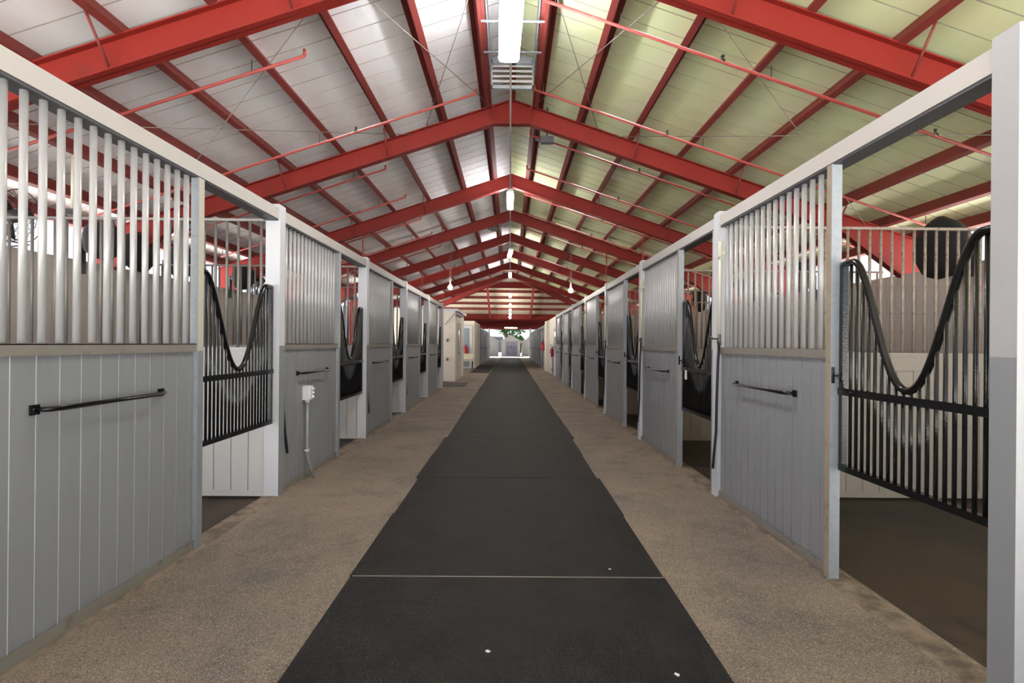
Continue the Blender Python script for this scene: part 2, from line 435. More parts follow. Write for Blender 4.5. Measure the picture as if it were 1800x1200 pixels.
def make_beam(s, L, mats=('cream', 'under')):
    mb = MB(); mb.box(0, s*.115, 0, L, 2.45, 2.548, 0); mb.box(s*.006, s*.115, 0, L, 2.436, 2.45, 1)
    return mb.mesh('header_beam', list(mats))

def make_blanket_bar(s, y0, y1, z):
    """round bar with flattened, bent ends screwed to the boards"""
    mb = MB(); off = s*-.045; n = 12
    pts = [(s*.012, y0+.03, z), (off*.55, y0+.055, z), (off, y0+.12, z), (off, y1-.12, z), (off*.55, y1-.055, z), (s*.012, y1-.03, z)]
    mb.tube(pts, [.011, .012, .0125, .0125, .012, .011], n)
    for yy in (y0, y1-.05):
        mb.box(s*.012, s*.02, yy, yy+.05, z-.022, z+.022)
        mb.lathe([(.009, -.004), (.009, 0), (.003, .003)], (s*.0115, yy+.018, z), 'x', 8)
    return mb.mesh('blanket_bar', 'black_smooth')

for s, W, posts, right in ((-1, WL, left_posts, False), (1, WR, right_posts, True)):
    sd = SIDE[s]; nb = len(posts)-1; X = s*W
    pm = post_mesh(s, right)
    if right: pm.materials[1] = M['post_blue']
    bars_me = make_blanket_bar(s, 1.66, 2.67, 1.055) if right else make_blanket_bar(s, .485, 1.425, 1.065)
    bm_me = make_beam(s, (RP if right else LP)-.12)
    fr = gt = pt = None
    for i, Y in enumerate(posts):
        o = link('stall_post', pm, None, (X, Y, 0))
        if i == 0: lb = 'white timber stall post at the near end of the %s row' % sd
        elif i == len(posts)-1: lb = 'white timber stall post at the far end of the %s near row' % sd
        else: lb = 'white timber stall post between the %s and %s stalls on the %s' % (ORD[i-1], ORD[i], sd)
        tag(o, lb, 'post', 'posts along the stall fronts')
        if right and i == 0: pm0 = post_mesh(s, right, False); pm0.materials[0] = M['post_top']; pm0.materials[1] = M['grey_board']; o.data = pm0; o['label'] = 'two-tone grey stall post at the right edge of the picture'
        if i < nb:
            o = link('header_beam', bm_me, None, (X, Y+.12, 0))
            tag(o, 'cream header beam with dark underside over the %s stall on the %s' % (ORD[i], sd), 'beam', 'header beams over the stall fronts')
            lb = 'grey boarded stall front with silver bars, %s stall along the %s row' % (ORD[i], sd)
            if fr is None: fr, frp = make_front(s, right, lb); fr.location = (X, Y, 0); fr['group'] = 'barred stall fronts'
            else: copy_tree(fr, (X, Y, 0), lb, None, frp)
            lb = 'black barred gate with dipped yoke top closing the %s stall on the %s' % (ORD[i], sd)
            if gt is None:
                gt, gtp = make_gate(s, *((.126, 1.218) if right else (1.828, 3.035)), lb); gt.location = (X, Y, 0); gt['group'] = 'yoke gates of the stalls'
            else: copy_tree(gt, (X, Y, 0), lb, None, gtp)
            o = link('blanket_bar', bars_me, None, (X, Y, 0))
            tag(o, 'black blanket bar on the grey boards of the %s stall on the %s' % (ORD[i], sd), 'bar', 'blanket bars on the stall fronts')
        if i > 0 and i < len(posts):
            if i < nb: lb = 'barred partition wall between the %s and %s stalls on the %s' % (ORD[i-1], ORD[i], sd)
            else: lb = 'barred partition wall closing the far end of the %s stall row' % sd
            if pt is None:
                pt, ptp = make_partition(s, W, lb, 'part_warm' if right else 'part_white', 'tube_rust' if right else 'tube_dull'); pt.location = (X, Y, 0); pt['group'] = 'partitions between the stalls'
            else: copy_tree(pt, (X, Y, 0), lb, None, ptp)

# back walls of the stalls
for s in (-1, 1):
    mb = MB(); y = .3; y1 = 17.3 if s < 0 else 23.35
    while y < y1:
        e = min(y+.2, y1); mb.box(s*5.4, s*5.44, y+.003, e-.003, -.02, 2.37, 0); mb.box(s*5.405, s*5.435, y, e, -.02, 2.368, 1); y = e
    struct(mb.build('wall_'+SIDE[s], ['taupe', 'gapdark']))

# ------------------------------------------------------------------ roof steel
FR = [4.4, 7.8, 11.2, 14.2, 17.15, 20.15, 23.2, 26.3]
ZT, ZB, ZR = 4.715, 4.46, 4.90
COLX0, COLX1 = 5.47, 5.75
PUR = [.39, .99, 1.69, 2.38, 3.08, 3.77, 4.47, 5.17]
def rafter_mesh(s, flat):
    mb = MB(); t = .008
    top = [(0, ZT), (COLX1, ZT-COLX1/3)]
    bot = ([(0, ZB-.0817), (.245, ZB-.0817)] if flat else [(0, ZB)]) + [(4.55, ZB-4.55/3), (COLX0, 2.28)]
    def P(p): return (s*p[0], p[1])
    web = [P(p) for p in top + [(COLX1, 2.28)] + bot[::-1]]
    mb.prism(web, 'y', -t, t)
    ft, fw = .014, .06
    def flange(a, b, sign):
        mb.prism([P(a), P(b), P((b[0], b[1]+sign*ft)), P((a[0], a[1]+sign*ft))], 'y', -fw, fw)
    flange(top[0], top[1], -1)
    for a, b in zip(bot[:-1], bot[1:]): flange(a, b, 1)
    if flat:    # bolted splice plate at the ridge
        mb.prism([P((.2, ZB-.08)), P((.235, ZB-.08)), P((.285, ZT-.1)), P((.25, ZT-.1))], 'y', -.055, .055)
    return mb.mesh('rafter', 'red')
def column_mesh(s):
    mb = MB(); mb.box(s*COLX0, s*COLX1, -.008, .008, 0, 2.28)
    for x in (COLX0, COLX1-.014): mb.box(s*x, s*(x+.014), -.06, .06, 0, 2.285)
    mb.box(s*(COLX0-.03), s*(COLX1+.03), -.1, .1, 0, .015)
    return mb.mesh('column', 'red')
raf = {(s, f): rafter_mesh(s, f) for s in (-1, 1) for f in (0, 1)}
colm = {s: column_mesh(s) for s in (-1, 1)}
def brace_mesh(s, x):
    mb = MB(); zt = ZR-x/3-.13; zb = ZB-x/3+.015
    mb.tube([(s*x, -.30, zt), (s*x, -.05, zb)], .011, 5); return mb.mesh('flange_brace', 'red_dark')
brm = {(s, x): brace_mesh(s, x) for s in (-1, 1) for x in (1.69, 3.08, 4.47)}
for i, Y in enumerate([1.2] + FR):
    if i == 0: continue
    k = i-1; flat = 1 if k in (1, 6) else 0
    lb = ['red steel roof frame nearest the camera, its ridge above the picture', 'red steel roof frame behind the bright near lamp, flat at the ridge'][k] if k < 2 else 'red steel gable roof frame, %s from the near end' % ORD[k]
    if k == 7: lb = 'red steel gable roof frame where the two hip rafters begin'
    r = thing('roof_frame', lb, 'roof frame', (0, Y, 0), 0, 'red roof frames along the barn')
    for s in (-1, 1):
        link('rafter', raf[s, flat], r); link('column', colm[s], r)
        for x in (1.69, 3.08, 4.47): link('flange_brace', brm[s, x], r)

Y0R, Y1R, HIP = -0.3, 26.3, 26.3
EAVE = 5.95
def purlin_mesh(s, x, y1, d=.178):
    """cold-rolled Z section standing square to the roof"""
    mb = MB(); n = Vector((s*1, 0, 3)).normalized(); u = Vector((s*3, 0, -1)).normalized()
    top = Vector((s*x, 0, ZR-x/3-.004)); t = .004; fl = .058
    def strip(a, b, thick):
        w = (b-a).normalized(); q = Vector((0,1,0)).cross(w)*thick
        pts = [a-q, b-q, b+q, a+q]
        mb.prism([(p.x, p.z) for p in pts], 'y', Y0R, y1)
    bot = top - n*d
    strip(top, bot, t); strip(top, top+u*fl, t); strip(bot, bot-u*fl, t); strip(bot-u*fl, bot-u*fl+n*.018, t)
    return mb
for s in (-1, 1):
    for k, x in enumerate(PUR):
        o = purlin_mesh(s, x, HIP+x-.08).build('roof_purlin', 'red_dark')
        tag(o, 'dark red roof purlin, %s from the ridge on the %s slope' % (ORD[k], SIDE[s]), 'purlin', 'purlins running along the roof')
    o = purlin_mesh(s, 5.7, HIP+5.5).build('eave_strut', 'red_dark')
    tag(o, 'dark red eave strut along the low edge of the %s roof slope' % SIDE[s], 'purlin')

# roof sheets with folded seams
def roof_slope(s):
    mb = MB(); P = .305
    y = Y0R; y1 = HIP+EAVE
    def xin(y): return max(0., y-HIP)
    def z(x): return ZR-x/3
    def quad(ya, yb, dz0, dz1, mi, off=0):
        a0, b0 = xin(ya), xin(yb)
        mb.add([(s*a0, ya, z(a0)+dz0), (s*EAVE, ya, z(EAVE)+dz0), (s*EAVE, yb, z(EAVE)+dz1), (s*b0, yb, z(b0)+dz1)], [(0,1,2,3)], mi)
    while y < y1-.01:
        e = min(y+P, y1)
        quad(y, e-.014, 0, 0, 0); quad(e-.014, e-.011, 0, .009, 1); quad(e-.011, e-.003, .009, .009, 1); quad(e-.003, e, .009, 0, 1)
        y = e
    ob = mb.build('ceiling_'+SIDE[s], ['liner', 'liner_seam'] if s < 0 else ['liner_green_light', 'seam_green_light'])
    so = ob.modifiers.new('sheet', 'SOLIDIFY'); so.thickness = .012; so.offset = 1 
    return struct(ob)
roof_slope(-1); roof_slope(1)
# hip end: a triangle falling away from the camera
def hip_z(y): return ZR-(y-HIP)/3
mb = MB(); x = -EAVE
while x < EAVE-.01:
    e = min(x+.305, EAVE)
    def row(xa, xb, da, db, mi):
        mb.add([(xa, HIP+abs(xa), hip_z(HIP+abs(xa))+da), (xb, HIP+abs(xb), hip_z(HIP+abs(xb))+db), (xb, HIP+EAVE, hip_z(HIP+EAVE)+db), (xa, HIP+EAVE, hip_z(HIP+EAVE)+da)], [(0,1,2,3)], mi)
    if x < 0 < e: row(x, 0, 0, 0, 0); row(0, e-.012, 0, 0, 0)
    else: row(x, e-.012, 0, 0, 0)
    row(e-.012, e, 0, 0, 1)
    x = e
ob = mb.build('ceiling_hip', ['liner_hip', 'liner_seam']); struct(ob)
# hip rafters, jack beams and purlins under the hip end
for s in (-1, 1):
    mb = MB(); a = Vector((0, HIP, ZT)); b = Vector((s*5.7, HIP+5.7, ZT-1.9)); w = Vector((.06, -s*.06*1, 0))
    w = Vector((1, -s, 0)).normalized()
    for (h0, h1, th) in ((-.255, 0, .008), (-.014, 0, .06), (-.255, -.241, .06)):
        vs = [a+w*th+Vector((0,0,h0)), a-w*th+Vector((0,0,h0)), a-w*th+Vector((0,0,h1)), a+w*th+Vector((0,0,h1))]
        vs += [v+(b-a) for v in vs]
        mb.add(vs, [(0,1,2,3), (7,6,5,4), (0,4,5,1), (1,5,6,2), (2,6,7,3), (3,7,4,0)])
    tag(mb.build('hip_rafter', 'red'), 'red steel hip rafter descending to the %s at the far roof end' % SIDE[s], 'rafter')
for k, (d, dep, th) in enumerate(((1.5, .30, .05), (2.45, .13, .03), (3.2, .13, .03), (3.95, .13, .03), (4.7, .13, .03), (5.6, .28, .06))):
    yy = HIP+d; zt = hip_z(yy)-.006 ; hw = d-.12
    mb = MB(); mb.box(-hw, hw, -.008, .008, zt-dep, zt); mb.box(-hw, hw, -th, th, zt-dep, zt-dep+.012); mb.box(-hw, hw, -th, .0, zt-.012, zt)
    o = mb.build('cross_beam' if dep > .2 else 'hip_purlin', 'red' if dep > .2 else 'red_dark', loc=(0, yy, 0))
    lb = {0: 'deep red cross beam high under the far hip roof', 5: 'deep red eave beam across the far end of the hip roof'}.get(k, 'thin dark red purlin under the far hip roof, %s below the deep cross beam' % ORD[k-1])
    tag(o, lb, 'beam', 'beams across the far hip roof')
for s in (-1, 1):
    mb = MB(); x = s*1.14
    a, b = 1.5, 5.6
    mb.add([(x-.05, HIP+a, hip_z(HIP+a)-.3), (x+.05, HIP+a, hip_z(HIP+a)-.3), (x+.05, HIP+b, hip_z(HIP+b)-.28), (x-.05, HIP+b, hip_z(HIP+b)-.28),
            (x-.05, HIP+a, hip_z(HIP+a)-.16), (x+.05, HIP+a, hip_z(HIP+a)-.16), (x+.05, HIP+b, hip_z(HIP+b)-.14), (x-.05, HIP+b, hip_z(HIP+b)-.14)],
           [(0,1,2,3), (4,5,6,7), (0,1,5,4), (2,3,7,6), (1,2,6,5), (3,0,4,7)])
    tag(mb.build('jack_rafter', 'pipe_red'), 'pinkish red jack rafter under the far hip roof, %s of the lamps' % SIDE[s], 'rafter')

# roof sprinkler pipes
def sprinkler(s, Y, x0, x1, label):
    r = thing('sprinkler_pipe', label, 'pipe', (0, Y, 0), 0, 'sprinkler pipes under the roof')
    z = lambda x: ZR-x/3-.285
    mb = MB(); mb.tube([(s*x0, 0, z(x0)), (s*x1, 0, z(x1))], .015, 8); mb.tube([(s*x0, 0, z(x0)), (s*x0, 0, z(x0)+.06)], .015, 8)
    mb.build('pipe', 'pipe_red', r)
    for x in (1.93, 3.9):
        if x > x0+.1:
            mb = MB(); mb.tube([(0,0,0), (0,0,.04)], .011, 6); mb.lathe([(.018, .04), (.02, .048), (.004, .062)], (0,0,0), 'z', 8); mb.tube([(-.02, 0, 0), (.02, 0, 0)], .018, 8)
            mb.build('sprinkler_head', 'brass', r, (s*x, 0, z(x)+.01))
    for x in PUR:
        if x > x0 and int(x*10) % 2 == 1:
            mb = MB(); mb.tube([(0,0,0), (0,0,.12)], .005, 5); mb.build('hanger', 'under', r, (s*x, 0, z(x)))
sp = [5.19, 7.03, 8.55, 10.2, 11.95, 13.6, 15.3, 17.9, 19.4, 21.4]
for k, Y in enumerate(sp):
    sprinkler(-1, Y, .45 if k == 1 else 1.9, 5.2, 'red sprinkler pipe under the left roof slope, %s from the near end' % ORD[k])
    sprinkler(1, Y, .28, 5.2, 'red sprinkler pipe under the right roof slope, %s from the near end' % ORD[k])

# thin bracing rods in the nearest visible roof bay
def rod(a, b, label, r=.005, m='cable', name='brace_rod', cat='rod'):
    mb = MB(); mb.tube([a, b], r, 6); tag(mb.build(name, m), label, cat, 'bracing rods of the near roof bay')
zz = lambda x: ZT-abs(x)/3-.03
for s in (-1, 1):
    sd = SIDE[s]
    rod((s*.25, FR[1], zz(.25)), (s*1.36, FR[0], zz(1.36)), 'thin steel brace rod crossing outward from the ridge, %s slope' % sd)
    rod((s*1.2, FR[1], zz(1.2)), (s*.16, FR[0], zz(.16)), 'thin steel brace rod running up toward the ridge lamp, %s slope' % sd)
    rod((s*1.36, FR[1], zz(1.36)), (s*4.9, FR[0], zz(4.9)), 'thin level-looking brace rod meeting the frame behind the lamp, %s slope' % sd, .004)
    rod((s*1.36, FR[0], zz(1.36)), (s*4.9, FR[1], zz(4.9)), 'thin steel brace rod falling steeply toward the stall beams, %s slope' % sd, .004)

# hanger rods dropping from rafters into the stalls
for x, Y, z0, lb in ((-2.92, 11.2, 2.47, 'pink drop pipe over the third stall on the left'), (-2.67, 17.15, 2.47, 'pink drop pipe over the far end of the left stalls'), (2.62, 11.2, 2.47, 'pink drop pipe over the third stall on the right'), (2.4, 14.2, 2.47, 'pink drop pipe over the fourth stall on the right')):
    mb = MB(); mb.tube([(x, Y, z0), (x, Y, ZB-abs(x)/3+.01)], .014, 8); tag(mb.build('drop_pipe', 'pipe_red'), lb, 'pipe')
# cream drop conduit with a black socket, over the first stall on the left
r = thing('drop_conduit', 'cream conduit hanging from a purlin over the first left stall', 'conduit', (-4.5, 5.85, 0))
mb = MB(); mb.tube([(0,0,2.7), (0,0,ZR-4.47/3-.13)], .02, 8); mb.build('conduit', 'hyd', r)
mb = MB(); mb.box(-.06, .06, -.035, .035, 2.65, 2.71); mb.lathe([(.02, 2.62), (.028, 2.65)], (0.03,0,0), 'z', 8); mb.build('socket', 'under', r)

# ------------------------------------------------------------------ ridge vent
r = thing('ridge_vent', 'galvanised louvred ridge vent above the bright near lamp', 'vent', (0, 6.75, 0))
for s in (-1, 1):
    mb = MB(); mb.prism([(s*.31, 4.56), (s*.345, 4.56), (s*.345, 4.745), (s*.31, 4.756)], 'y', -2.3, .95); mb.build('curb', 'red_dark', r)
    mb = MB(); mb.prism([(s*.25, 4.60), (s*.262, 4.60), (s*.262, 4.77), (s*.25, 4.77)], 'y', -2.3, .0); mb.build('throat_sheet', 'galv', r)
for yy in (-1.15, -.55):
    mb = MB(); mb.box(-.315, .315, yy-.015, yy+.015, 4.552, 4.56); mb.build('cross_strap', 'galv', r)
mb = MB()
mb.box(-.25, -.235, -.02, .02, 4.40, 4.74); mb.box(.235, .25, -.02, .02, 4.40, 4.74); mb.box(-.25, .25, -.02, .02, 4.40, 4.44); mb.prism([(-.25, 4.70), (.25, 4.70), (.25, 4.76), (0, 4.84), (-.25, 4.76)], 'y', -.02, .02)
mb.build('louvre_frame', 'galv', r)
for k in range(4):
    z = 4.47+.06*k
    mb = MB(); mb.add([(-.235, -.03, z), (.235, -.03, z), (.235, .02, z+.045), (-.235, .02, z+.045), (-.235, -.03, z+.006), (.235, -.03, z+.006), (.235, .02, z+.051), (-.235, .02, z+.051)], [(0,1,2,3), (4,5,6,7), (0,1,5,4), (1,2,6,5), (2,3,7,6), (3,0,4,7)])
    mb.build('louvre_slat', 'plastic', r)
mb = MB(); mb.box(-.045, .045, 5.6, FR[1]-.01, 4.70, 4.79)
tag(mb.build('ridge_strut', 'red_dark'), 'short red strut under the ridge behind the near lamp', 'strut')

# ------------------------------------------------------------------ lamps
CZ = 4.355
mb = MB(); mb.tube([(-.02, .3, CZ), (-.02, 27.9, CZ)], .012, 8)
tag(mb.build('lamp_conduit', 'rail'), 'long grey conduit along the ridge carrying the tube lamps', 'conduit')
def tube_lamp(Y, w, L, label, rz=0):
    r = thing('tube_lamp', label, 'lamp', (-.02, Y, 0), rz, 'tube lamps along the ridge')
    z = 4.205
    mb = MB(); mb.box(-w*.42, w*.42, -L/2, L/2, z+.06, z+.11); mb.box(-.012, .012, -L/2+.15, -L/2+.18, z+.11, CZ); mb.box(-.012, .012, L/2-.18, L/2-.15, z+.11, CZ); mb.build('housing', 'plastic', r)
    mb = MB(); h = w/2
    prof = [(-h, z+.062), (-h, z+.03), (-h*.82, z+.006), (-h*.4, z), (h*.4, z), (h*.82, z+.006), (h, z+.03), (h, z+.062)]
    mb.prism(prof, 'y', -L/2+.006, L/2-.006); 
    for k in range(len(mb.f)): mb.m[k] = 0 if k in (4, 5, 6) else 2  # all faces but the underside get the added roof uplight
    mb.build('diffuser', ['lens', 'lens_side', 'lens_uplight'], r)
    for yy in (-L/2, L/2-.012):
        mb = MB(); mb.prism([(x*1.02, zv-.002) for x, zv in prof], 'y', yy, yy+.012); mb.build('end_cap', 'lens_side', r)
tube_lamp(5.11, .205, 1.22, 'large lit tube lamp at the top edge, nearest the camera', .028)
for Y, lb in ((11.4, 'lit tube lamp under the ridge, second along the conduit'), (18.1, 'lit tube lamp hanging slightly askew, third along the conduit'), (23.7, 'lit tube lamp under the flat ridge joint, fourth along the conduit')):
    tube_lamp(Y, .125, 1.22, lb, .05 if Y == 18.1 else 0)
for k, d in enumerate((28.0, 29.05, 29.75, 30.25, 30.75)):
    r = thing('round_lamp', 'small round lit lamp under the hip roof, %s from the top' % ORD[k], 'lamp', (-.01, d, 0), 0, 'round lamps in a line under the hip roof')
    zc = CAMZ + (604-(521, 536, 545, 552, 558)[k])/996*d
    mb = MB(); mb.lathe([(.01, -.06), (.045, -.05), (.065, -.015), (.065, .015), (.045, .05), (.02, .06)], (0,0,zc), 'z', 14); mb.build('bulb', 'bulb_small', r)
    mb = MB(); mb.tube([(0,0,zc+.06), (0,0,hip_z(d)-.0)], .012, 6); mb.build('stem', 'rail', r)
for s, x, zc in ((-1, -1.51, 2.77), (1, 1.51, 2.72)):
    r = thing('pendant_lamp', 'lit pendant bulb hanging on two cords above the %s stalls' % SIDE[s], 'lamp', (x, 14.2, 0))
    mb = MB(); mb.lathe([(.008, -.06), (.045, -.045), (.058, -.01), (.05, .025), (.025, .05), (.02, .07)], (0,0,zc), 'z', 12); mb.build('bulb', 'bulb', r)
    mb = MB()
    for dx in (-.03, .03): mb.tube([(dx*.4, 0, zc+.06), (dx, 0, ZB-abs(x)/3+.012)], .004, 5)
    mb.build('cord', 'cable', r)
mb = MB(); mb.tube([(0,0,0), (0,0,0)], .01)
# transverse tube over the far doorway
r = thing('tube_lamp', 'lit tube lamp set crosswise over the far doorway', 'lamp', (.05, 50, 0))
mb = MB(); mb.box(-.55, .55, -.03, .03, 2.74, 2.80); mb.build('diffuser', 'bulb_small', r)
mb = MB(); mb.box(-.57, .57, -.04, .04, 2.80, 2.86); mb.tube([(-.4,0,2.85),(-.4,0,3.025)], .012, 6); mb.tube([(.4,0,2.85),(.4,0,3.025)], .012, 6); mb.build('housing', 'plastic', r)
# junction boxes on the frames near the ridge
for x, Y, lb in ((.5, 8.0, 'dark junction box with cables under the second roof frame'), (-.42, 14.4, 'dark junction box under the fourth roof frame')):
    mb = MB(); mb.box(x-.09, x+.09, Y-.05, Y+.05, ZB-abs(x)/3-.09, ZB-abs(x)/3+.0); mb.tube([(x-.1, Y, ZB-abs(x)/3-.06), (x-.17, Y, ZB-abs(x)/3-.03)], .02, 6)
    mb.tube([(x, Y, ZB-abs(x)/3-.02), (x, Y, ZR-abs(x)/3-.03)], .012, 6)
    tag(mb.build('junction_box', 'under'), lb, 'box')

# ------------------------------------------------------------------ fans on the back walls
def fan_covered(s, Y, rad, zc, label, xc=5.12, dep=.17):
    """drum fan under a black cloth cover, standing on the wall top"""
    r = thing('covered_fan', label, 'fan', (s*xc, Y, 0), 0, 'fans on the stall back walls')
    mb = MB(); n = 24
    prof = [(.02, -dep*1.1), (rad*.38, -dep*1.04), (rad*.66, -dep*.86), (rad*.86, -dep*.58), (rad*.97, -dep*.22), (rad, dep*.12), (rad*.95, dep*.45), (rad*.82, dep*.75), (rad*.6, dep*.95), (rad*.3, dep*1.03)]
    mb.lathe(prof, (0,0,zc), 'x', n)
    rr = random.Random(int(Y*100))
    mb.v = [(x+rr.uniform(-.008, .008), y+rr.uniform(-.012, .012), z+rr.uniform(-.012, .012)) for x, y, z in mb.v] if False else mb.v
    me = mb.mesh('cover', 'fabric')
    if s > 0: pass
    else:
        for v in me.vertices: v.co.x = -v.co.x
        me.flip_normals()
    for v in me.vertices:      # sag and folds of the cloth
        a = math.atan2(v.co.z-zc, v.co.y); k = 1+.04*math.sin(5*a+Y)+.03*math.sin(9*a+9*v.co.x)
        v.co.y *= k; v.co.z = zc+(v.co.z-zc)*k*1.08
    link('cover', me, r)
    mb = MB(); mb.box(s*(dep-.01), s*(5.4-xc), -.03, .03, zc-.05, zc+.0) if 5.4-xc > dep else None
    mb.box(s*(5.36-xc), s*(5.40-xc), -.04, .04, min(2.2, zc-.2), zc+.02); mb.build('bracket', 'under', r)
def fan_open(s, Y, rad, zc, label, xc=5.2):
    r = thing('wire_fan', label, 'fan', (s*xc, Y, 0), 0, 'fans on the stall back walls')
    mb = MB()
    for q in (.35, .7, 1.):
        for dx in (-.09, .09):
            f = 1 if q == 1 else .8
            mb.tube([(dx*(1.25 if q < .5 else 1), rad*q*math.cos(a), zc+rad*q*math.sin(a)) for a in (2*PI*k/28 for k in range(29))], .005 if q == 1 else .003, 5, caps=False)
    for k in range(18):
        a = 2*PI*k/18
        for dx in (-.1, .1):
            mb.tube([(dx*1.2, .06*math.cos(a), zc+.06*math.sin(a)), (dx*1.1, rad*.6*math.cos(a), zc+rad*.6*math.sin(a)), (dx*.3, rad*math.cos(a), zc+rad*math.sin(a))], .0028, 4)
    mb.build('guard', 'mesh_wire', r)
    mb = MB(); mb.lathe([(.05, -.12), (.075, -.1), (.075, .06), (.03, .1)], (s*.02,0,zc), 'x', 14); mb.build('motor', 'under', r)
    for k in range(3):
        a = 2*PI*k/3+.4; mb = MB(); c, sn = math.cos(a), math.sin(a)
        u = Vector((0, c, sn)); w = Vector((0, -sn, c)); cc = Vector((0,0,zc))
        p = [cc+u*.06-w*.03+Vector((.03,0,0)), cc+u*.06+w*.03-Vector((.03,0,0)), cc+u*rad*.88+w*.1-Vector((.03,0,0)), cc+u*rad*.9-w*.06+Vector((.03,0,0))]
        q = [v+Vector((.004,0,0)) for v in p]
        mb.add(p+q, [(0,1,2,3), (4,5,6,7), (0,1,5,4), (1,2,6,5), (2,3,7,6), (3,0,4,7)]); mb.build('blade', 'mesh_wire', r)
    mb = MB(); mb.tube([(s*.03, 0, zc-.06), (s*.1, 0, zc-rad-.02), (s*(5.42-xc), 0, 2.37)], .014, 6); mb.tube([(s*.0, -.2, zc-rad), (s*(5.42-xc), -.2, 2.37)], .008, 6); mb.tube([(0, .2, zc-rad), (s*(5.42-xc), .2, 2.37)], .008, 6); mb.tube([(0, -.2, zc-rad), (0, .2, zc-rad)], .008, 6); mb.build('bracket', 'under', r)
fan_open(-1, 5.95, .27, 2.66, 'bare wire-guard fan at the far left edge above the back wall')
fan_covered(-1, 7.15, .23, 2.62, 'black covered fan beside the bare wire fan, left back wall')
fan_covered(-1, 7.85, .26, 2.60, 'black covered fan in front of the red column knee, left back wall')
fan_covered(-1, 8.85, .23, 2.60, 'black covered fan seen beside the jamb of the first left gate')
fan_covered(-1, 10.9, .23, 2.60, 'black covered fan seen over the dip of the first left gate')
fan_open(-1, 11.8, .24, 2.6, 'bare wire-guard fan seen over the peak of the first left gate')
fan_covered(1, 6.55, .33, 2.52, 'big black cloth-covered fan beside the near right gate', 5.0, .2)
fan_covered(1, 10.0, .25, 2.6, 'black covered fan seen through the first right barred front')
fan_covered(1, 12.2, .25, 2.55, 'smaller looking black covered fan farther along the right back wall')
fan_covered(1, 15.3, .25, 2.55, 'black covered fan seen past the second right gate')
r = thing('extension_cord', 'dangling fan cord with a yellow plug on the left back wall', 'cord', (-5.37, 6.75, 0))
mb = MB(); mb.tube([(0, .1, 2.5), (.02, .06, 2.38), (.025, .05, 2.3), (.01, .12, 2.24), (0, .04, 2.17)], .006, 6); mb.build('cord', 'rubber', r)
mb = MB(); mb.box(-.02, .02, .01, .075, 2.10, 2.17); mb.build('plug', 'yellow', r)

# ------------------------------------------------------------------ things on the stall fronts
# water pipes with hoses on the right posts
hyd_parts = None
for i, Y in enumerate(right_posts[1:7]):
    lb = 'cream water pipe with black hose on the post after the %s right stall' % ORD[i]
    loc = (WR, Y-.06, 0)
    if hyd_parts is None:
        r0 = thing('water_pipe', lb, 'pipe', loc, 0, 'water pipes on the right posts'); hyd_parts = []
        mb = MB(); mb.tube([(-.018, 0, 1.46), (-.018, .0, 2.30)], .013, 8); mb.tube([(-.018, 0, 2.14), (-.018, 0, 2.3)], .018, 8); mb.box(-.018, .02, -.012, .012, 2.18, 2.21); hyd_parts.append(mb.build('pipe', 'hyd', r0))
        mb = MB(); mb.tube([(-.02, 0, 1.37), (-.02, 0, 1.47)], .017, 8); mb.tube([(-.02, 0, 1.43), (-.09, .0, 1.43)], .008, 6); mb.tube([(-.09, -.03, 1.43), (-.09, .03, 1.45)], .009, 6); mb.tube([(-.02, -.04, 1.40), (-.02, .045, 1.40)], .011, 6); hyd_parts.append(mb.build('valve', 'brass', r0))
        mb = MB(); mb.tube([(-.022, 0, 1.38), (-.03, .0, 1.2), (-.034, .01, .9), (-.03, .03, .6), (-.036, .06, .4), (-.04, .075, .26)], .0125, 8); hyd_parts.append(mb.build('hose', 'rubber', r0))
    else: copy_tree(r0, loc, lb, None, hyd_parts)
hm = MB().tube([(-.011, 0, 1.24), (-.011, .005, 1.0), (-.0105, .02, .75), (-.01, .06, .55), (-.008, .12, .34)], .011, 8).mesh('hose', 'rubber')
for i, Y in enumerate(left_posts[1:5]):
    tag(link('hose', hm, None, (-WL, Y+.14, 0)), 'black hose hanging beside the post before the %s left stall' % ORD[i+1], 'hose', 'hoses on the left stall fronts')
# latch plates on the right jambs
lp = MB(); lp.box(.0, .016, 1.221, 1.2285, 1.155, 1.25); lp.tube([(.008, 1.222, 1.20), (.03, 1.205, 1.20)], .005, 6)
lp.tube([(.04+.016*math.cos(a), 1.198, 1.195+.018*math.sin(a)) for a in (2*PI*k/14 for k in range(15))], .004, 6)
lm = lp.mesh('latch_plate', 'black')
for i, Y in enumerate(right_posts[:7]):
    tag(link('latch_plate', lm, None, (WR, Y, 0)), 'black latch plate with ring on the jamb of the %s right stall' % ORD[i], 'latch', 'latch plates on the right jambs')
# chain from the near latch to the gate
r = thing('gate_chain', 'short black chain tying the near right gate to its jamb', 'chain', (WR, right_posts[0], 0))
pts = [Vector((.038, 1.192, 1.178)), Vector((.028, 1.172, 1.145)), Vector((.024, 1.145, 1.12)), Vector((.022, 1.10, 1.108)), Vector((.022, 1.055, 1.11))]
tot = []
for a, b in zip(pts[:-1], pts[1:]):
    for k in range(3): tot.append((a+(b-a)*(k+.5)/3, (b-a).normalized()))
for k, (c, t) in enumerate(tot):
    mb = MB(); side = t.cross(Vector((1,0,0)) if k % 2 else Vector((0,0,1))).normalized()
    mb.tube([c + t*.013*math.cos(a) + side*.008*math.sin(a) for a in (2*PI*j/12 for j in range(13))], .003, 5); mb.build('link', 'black_smooth', r)
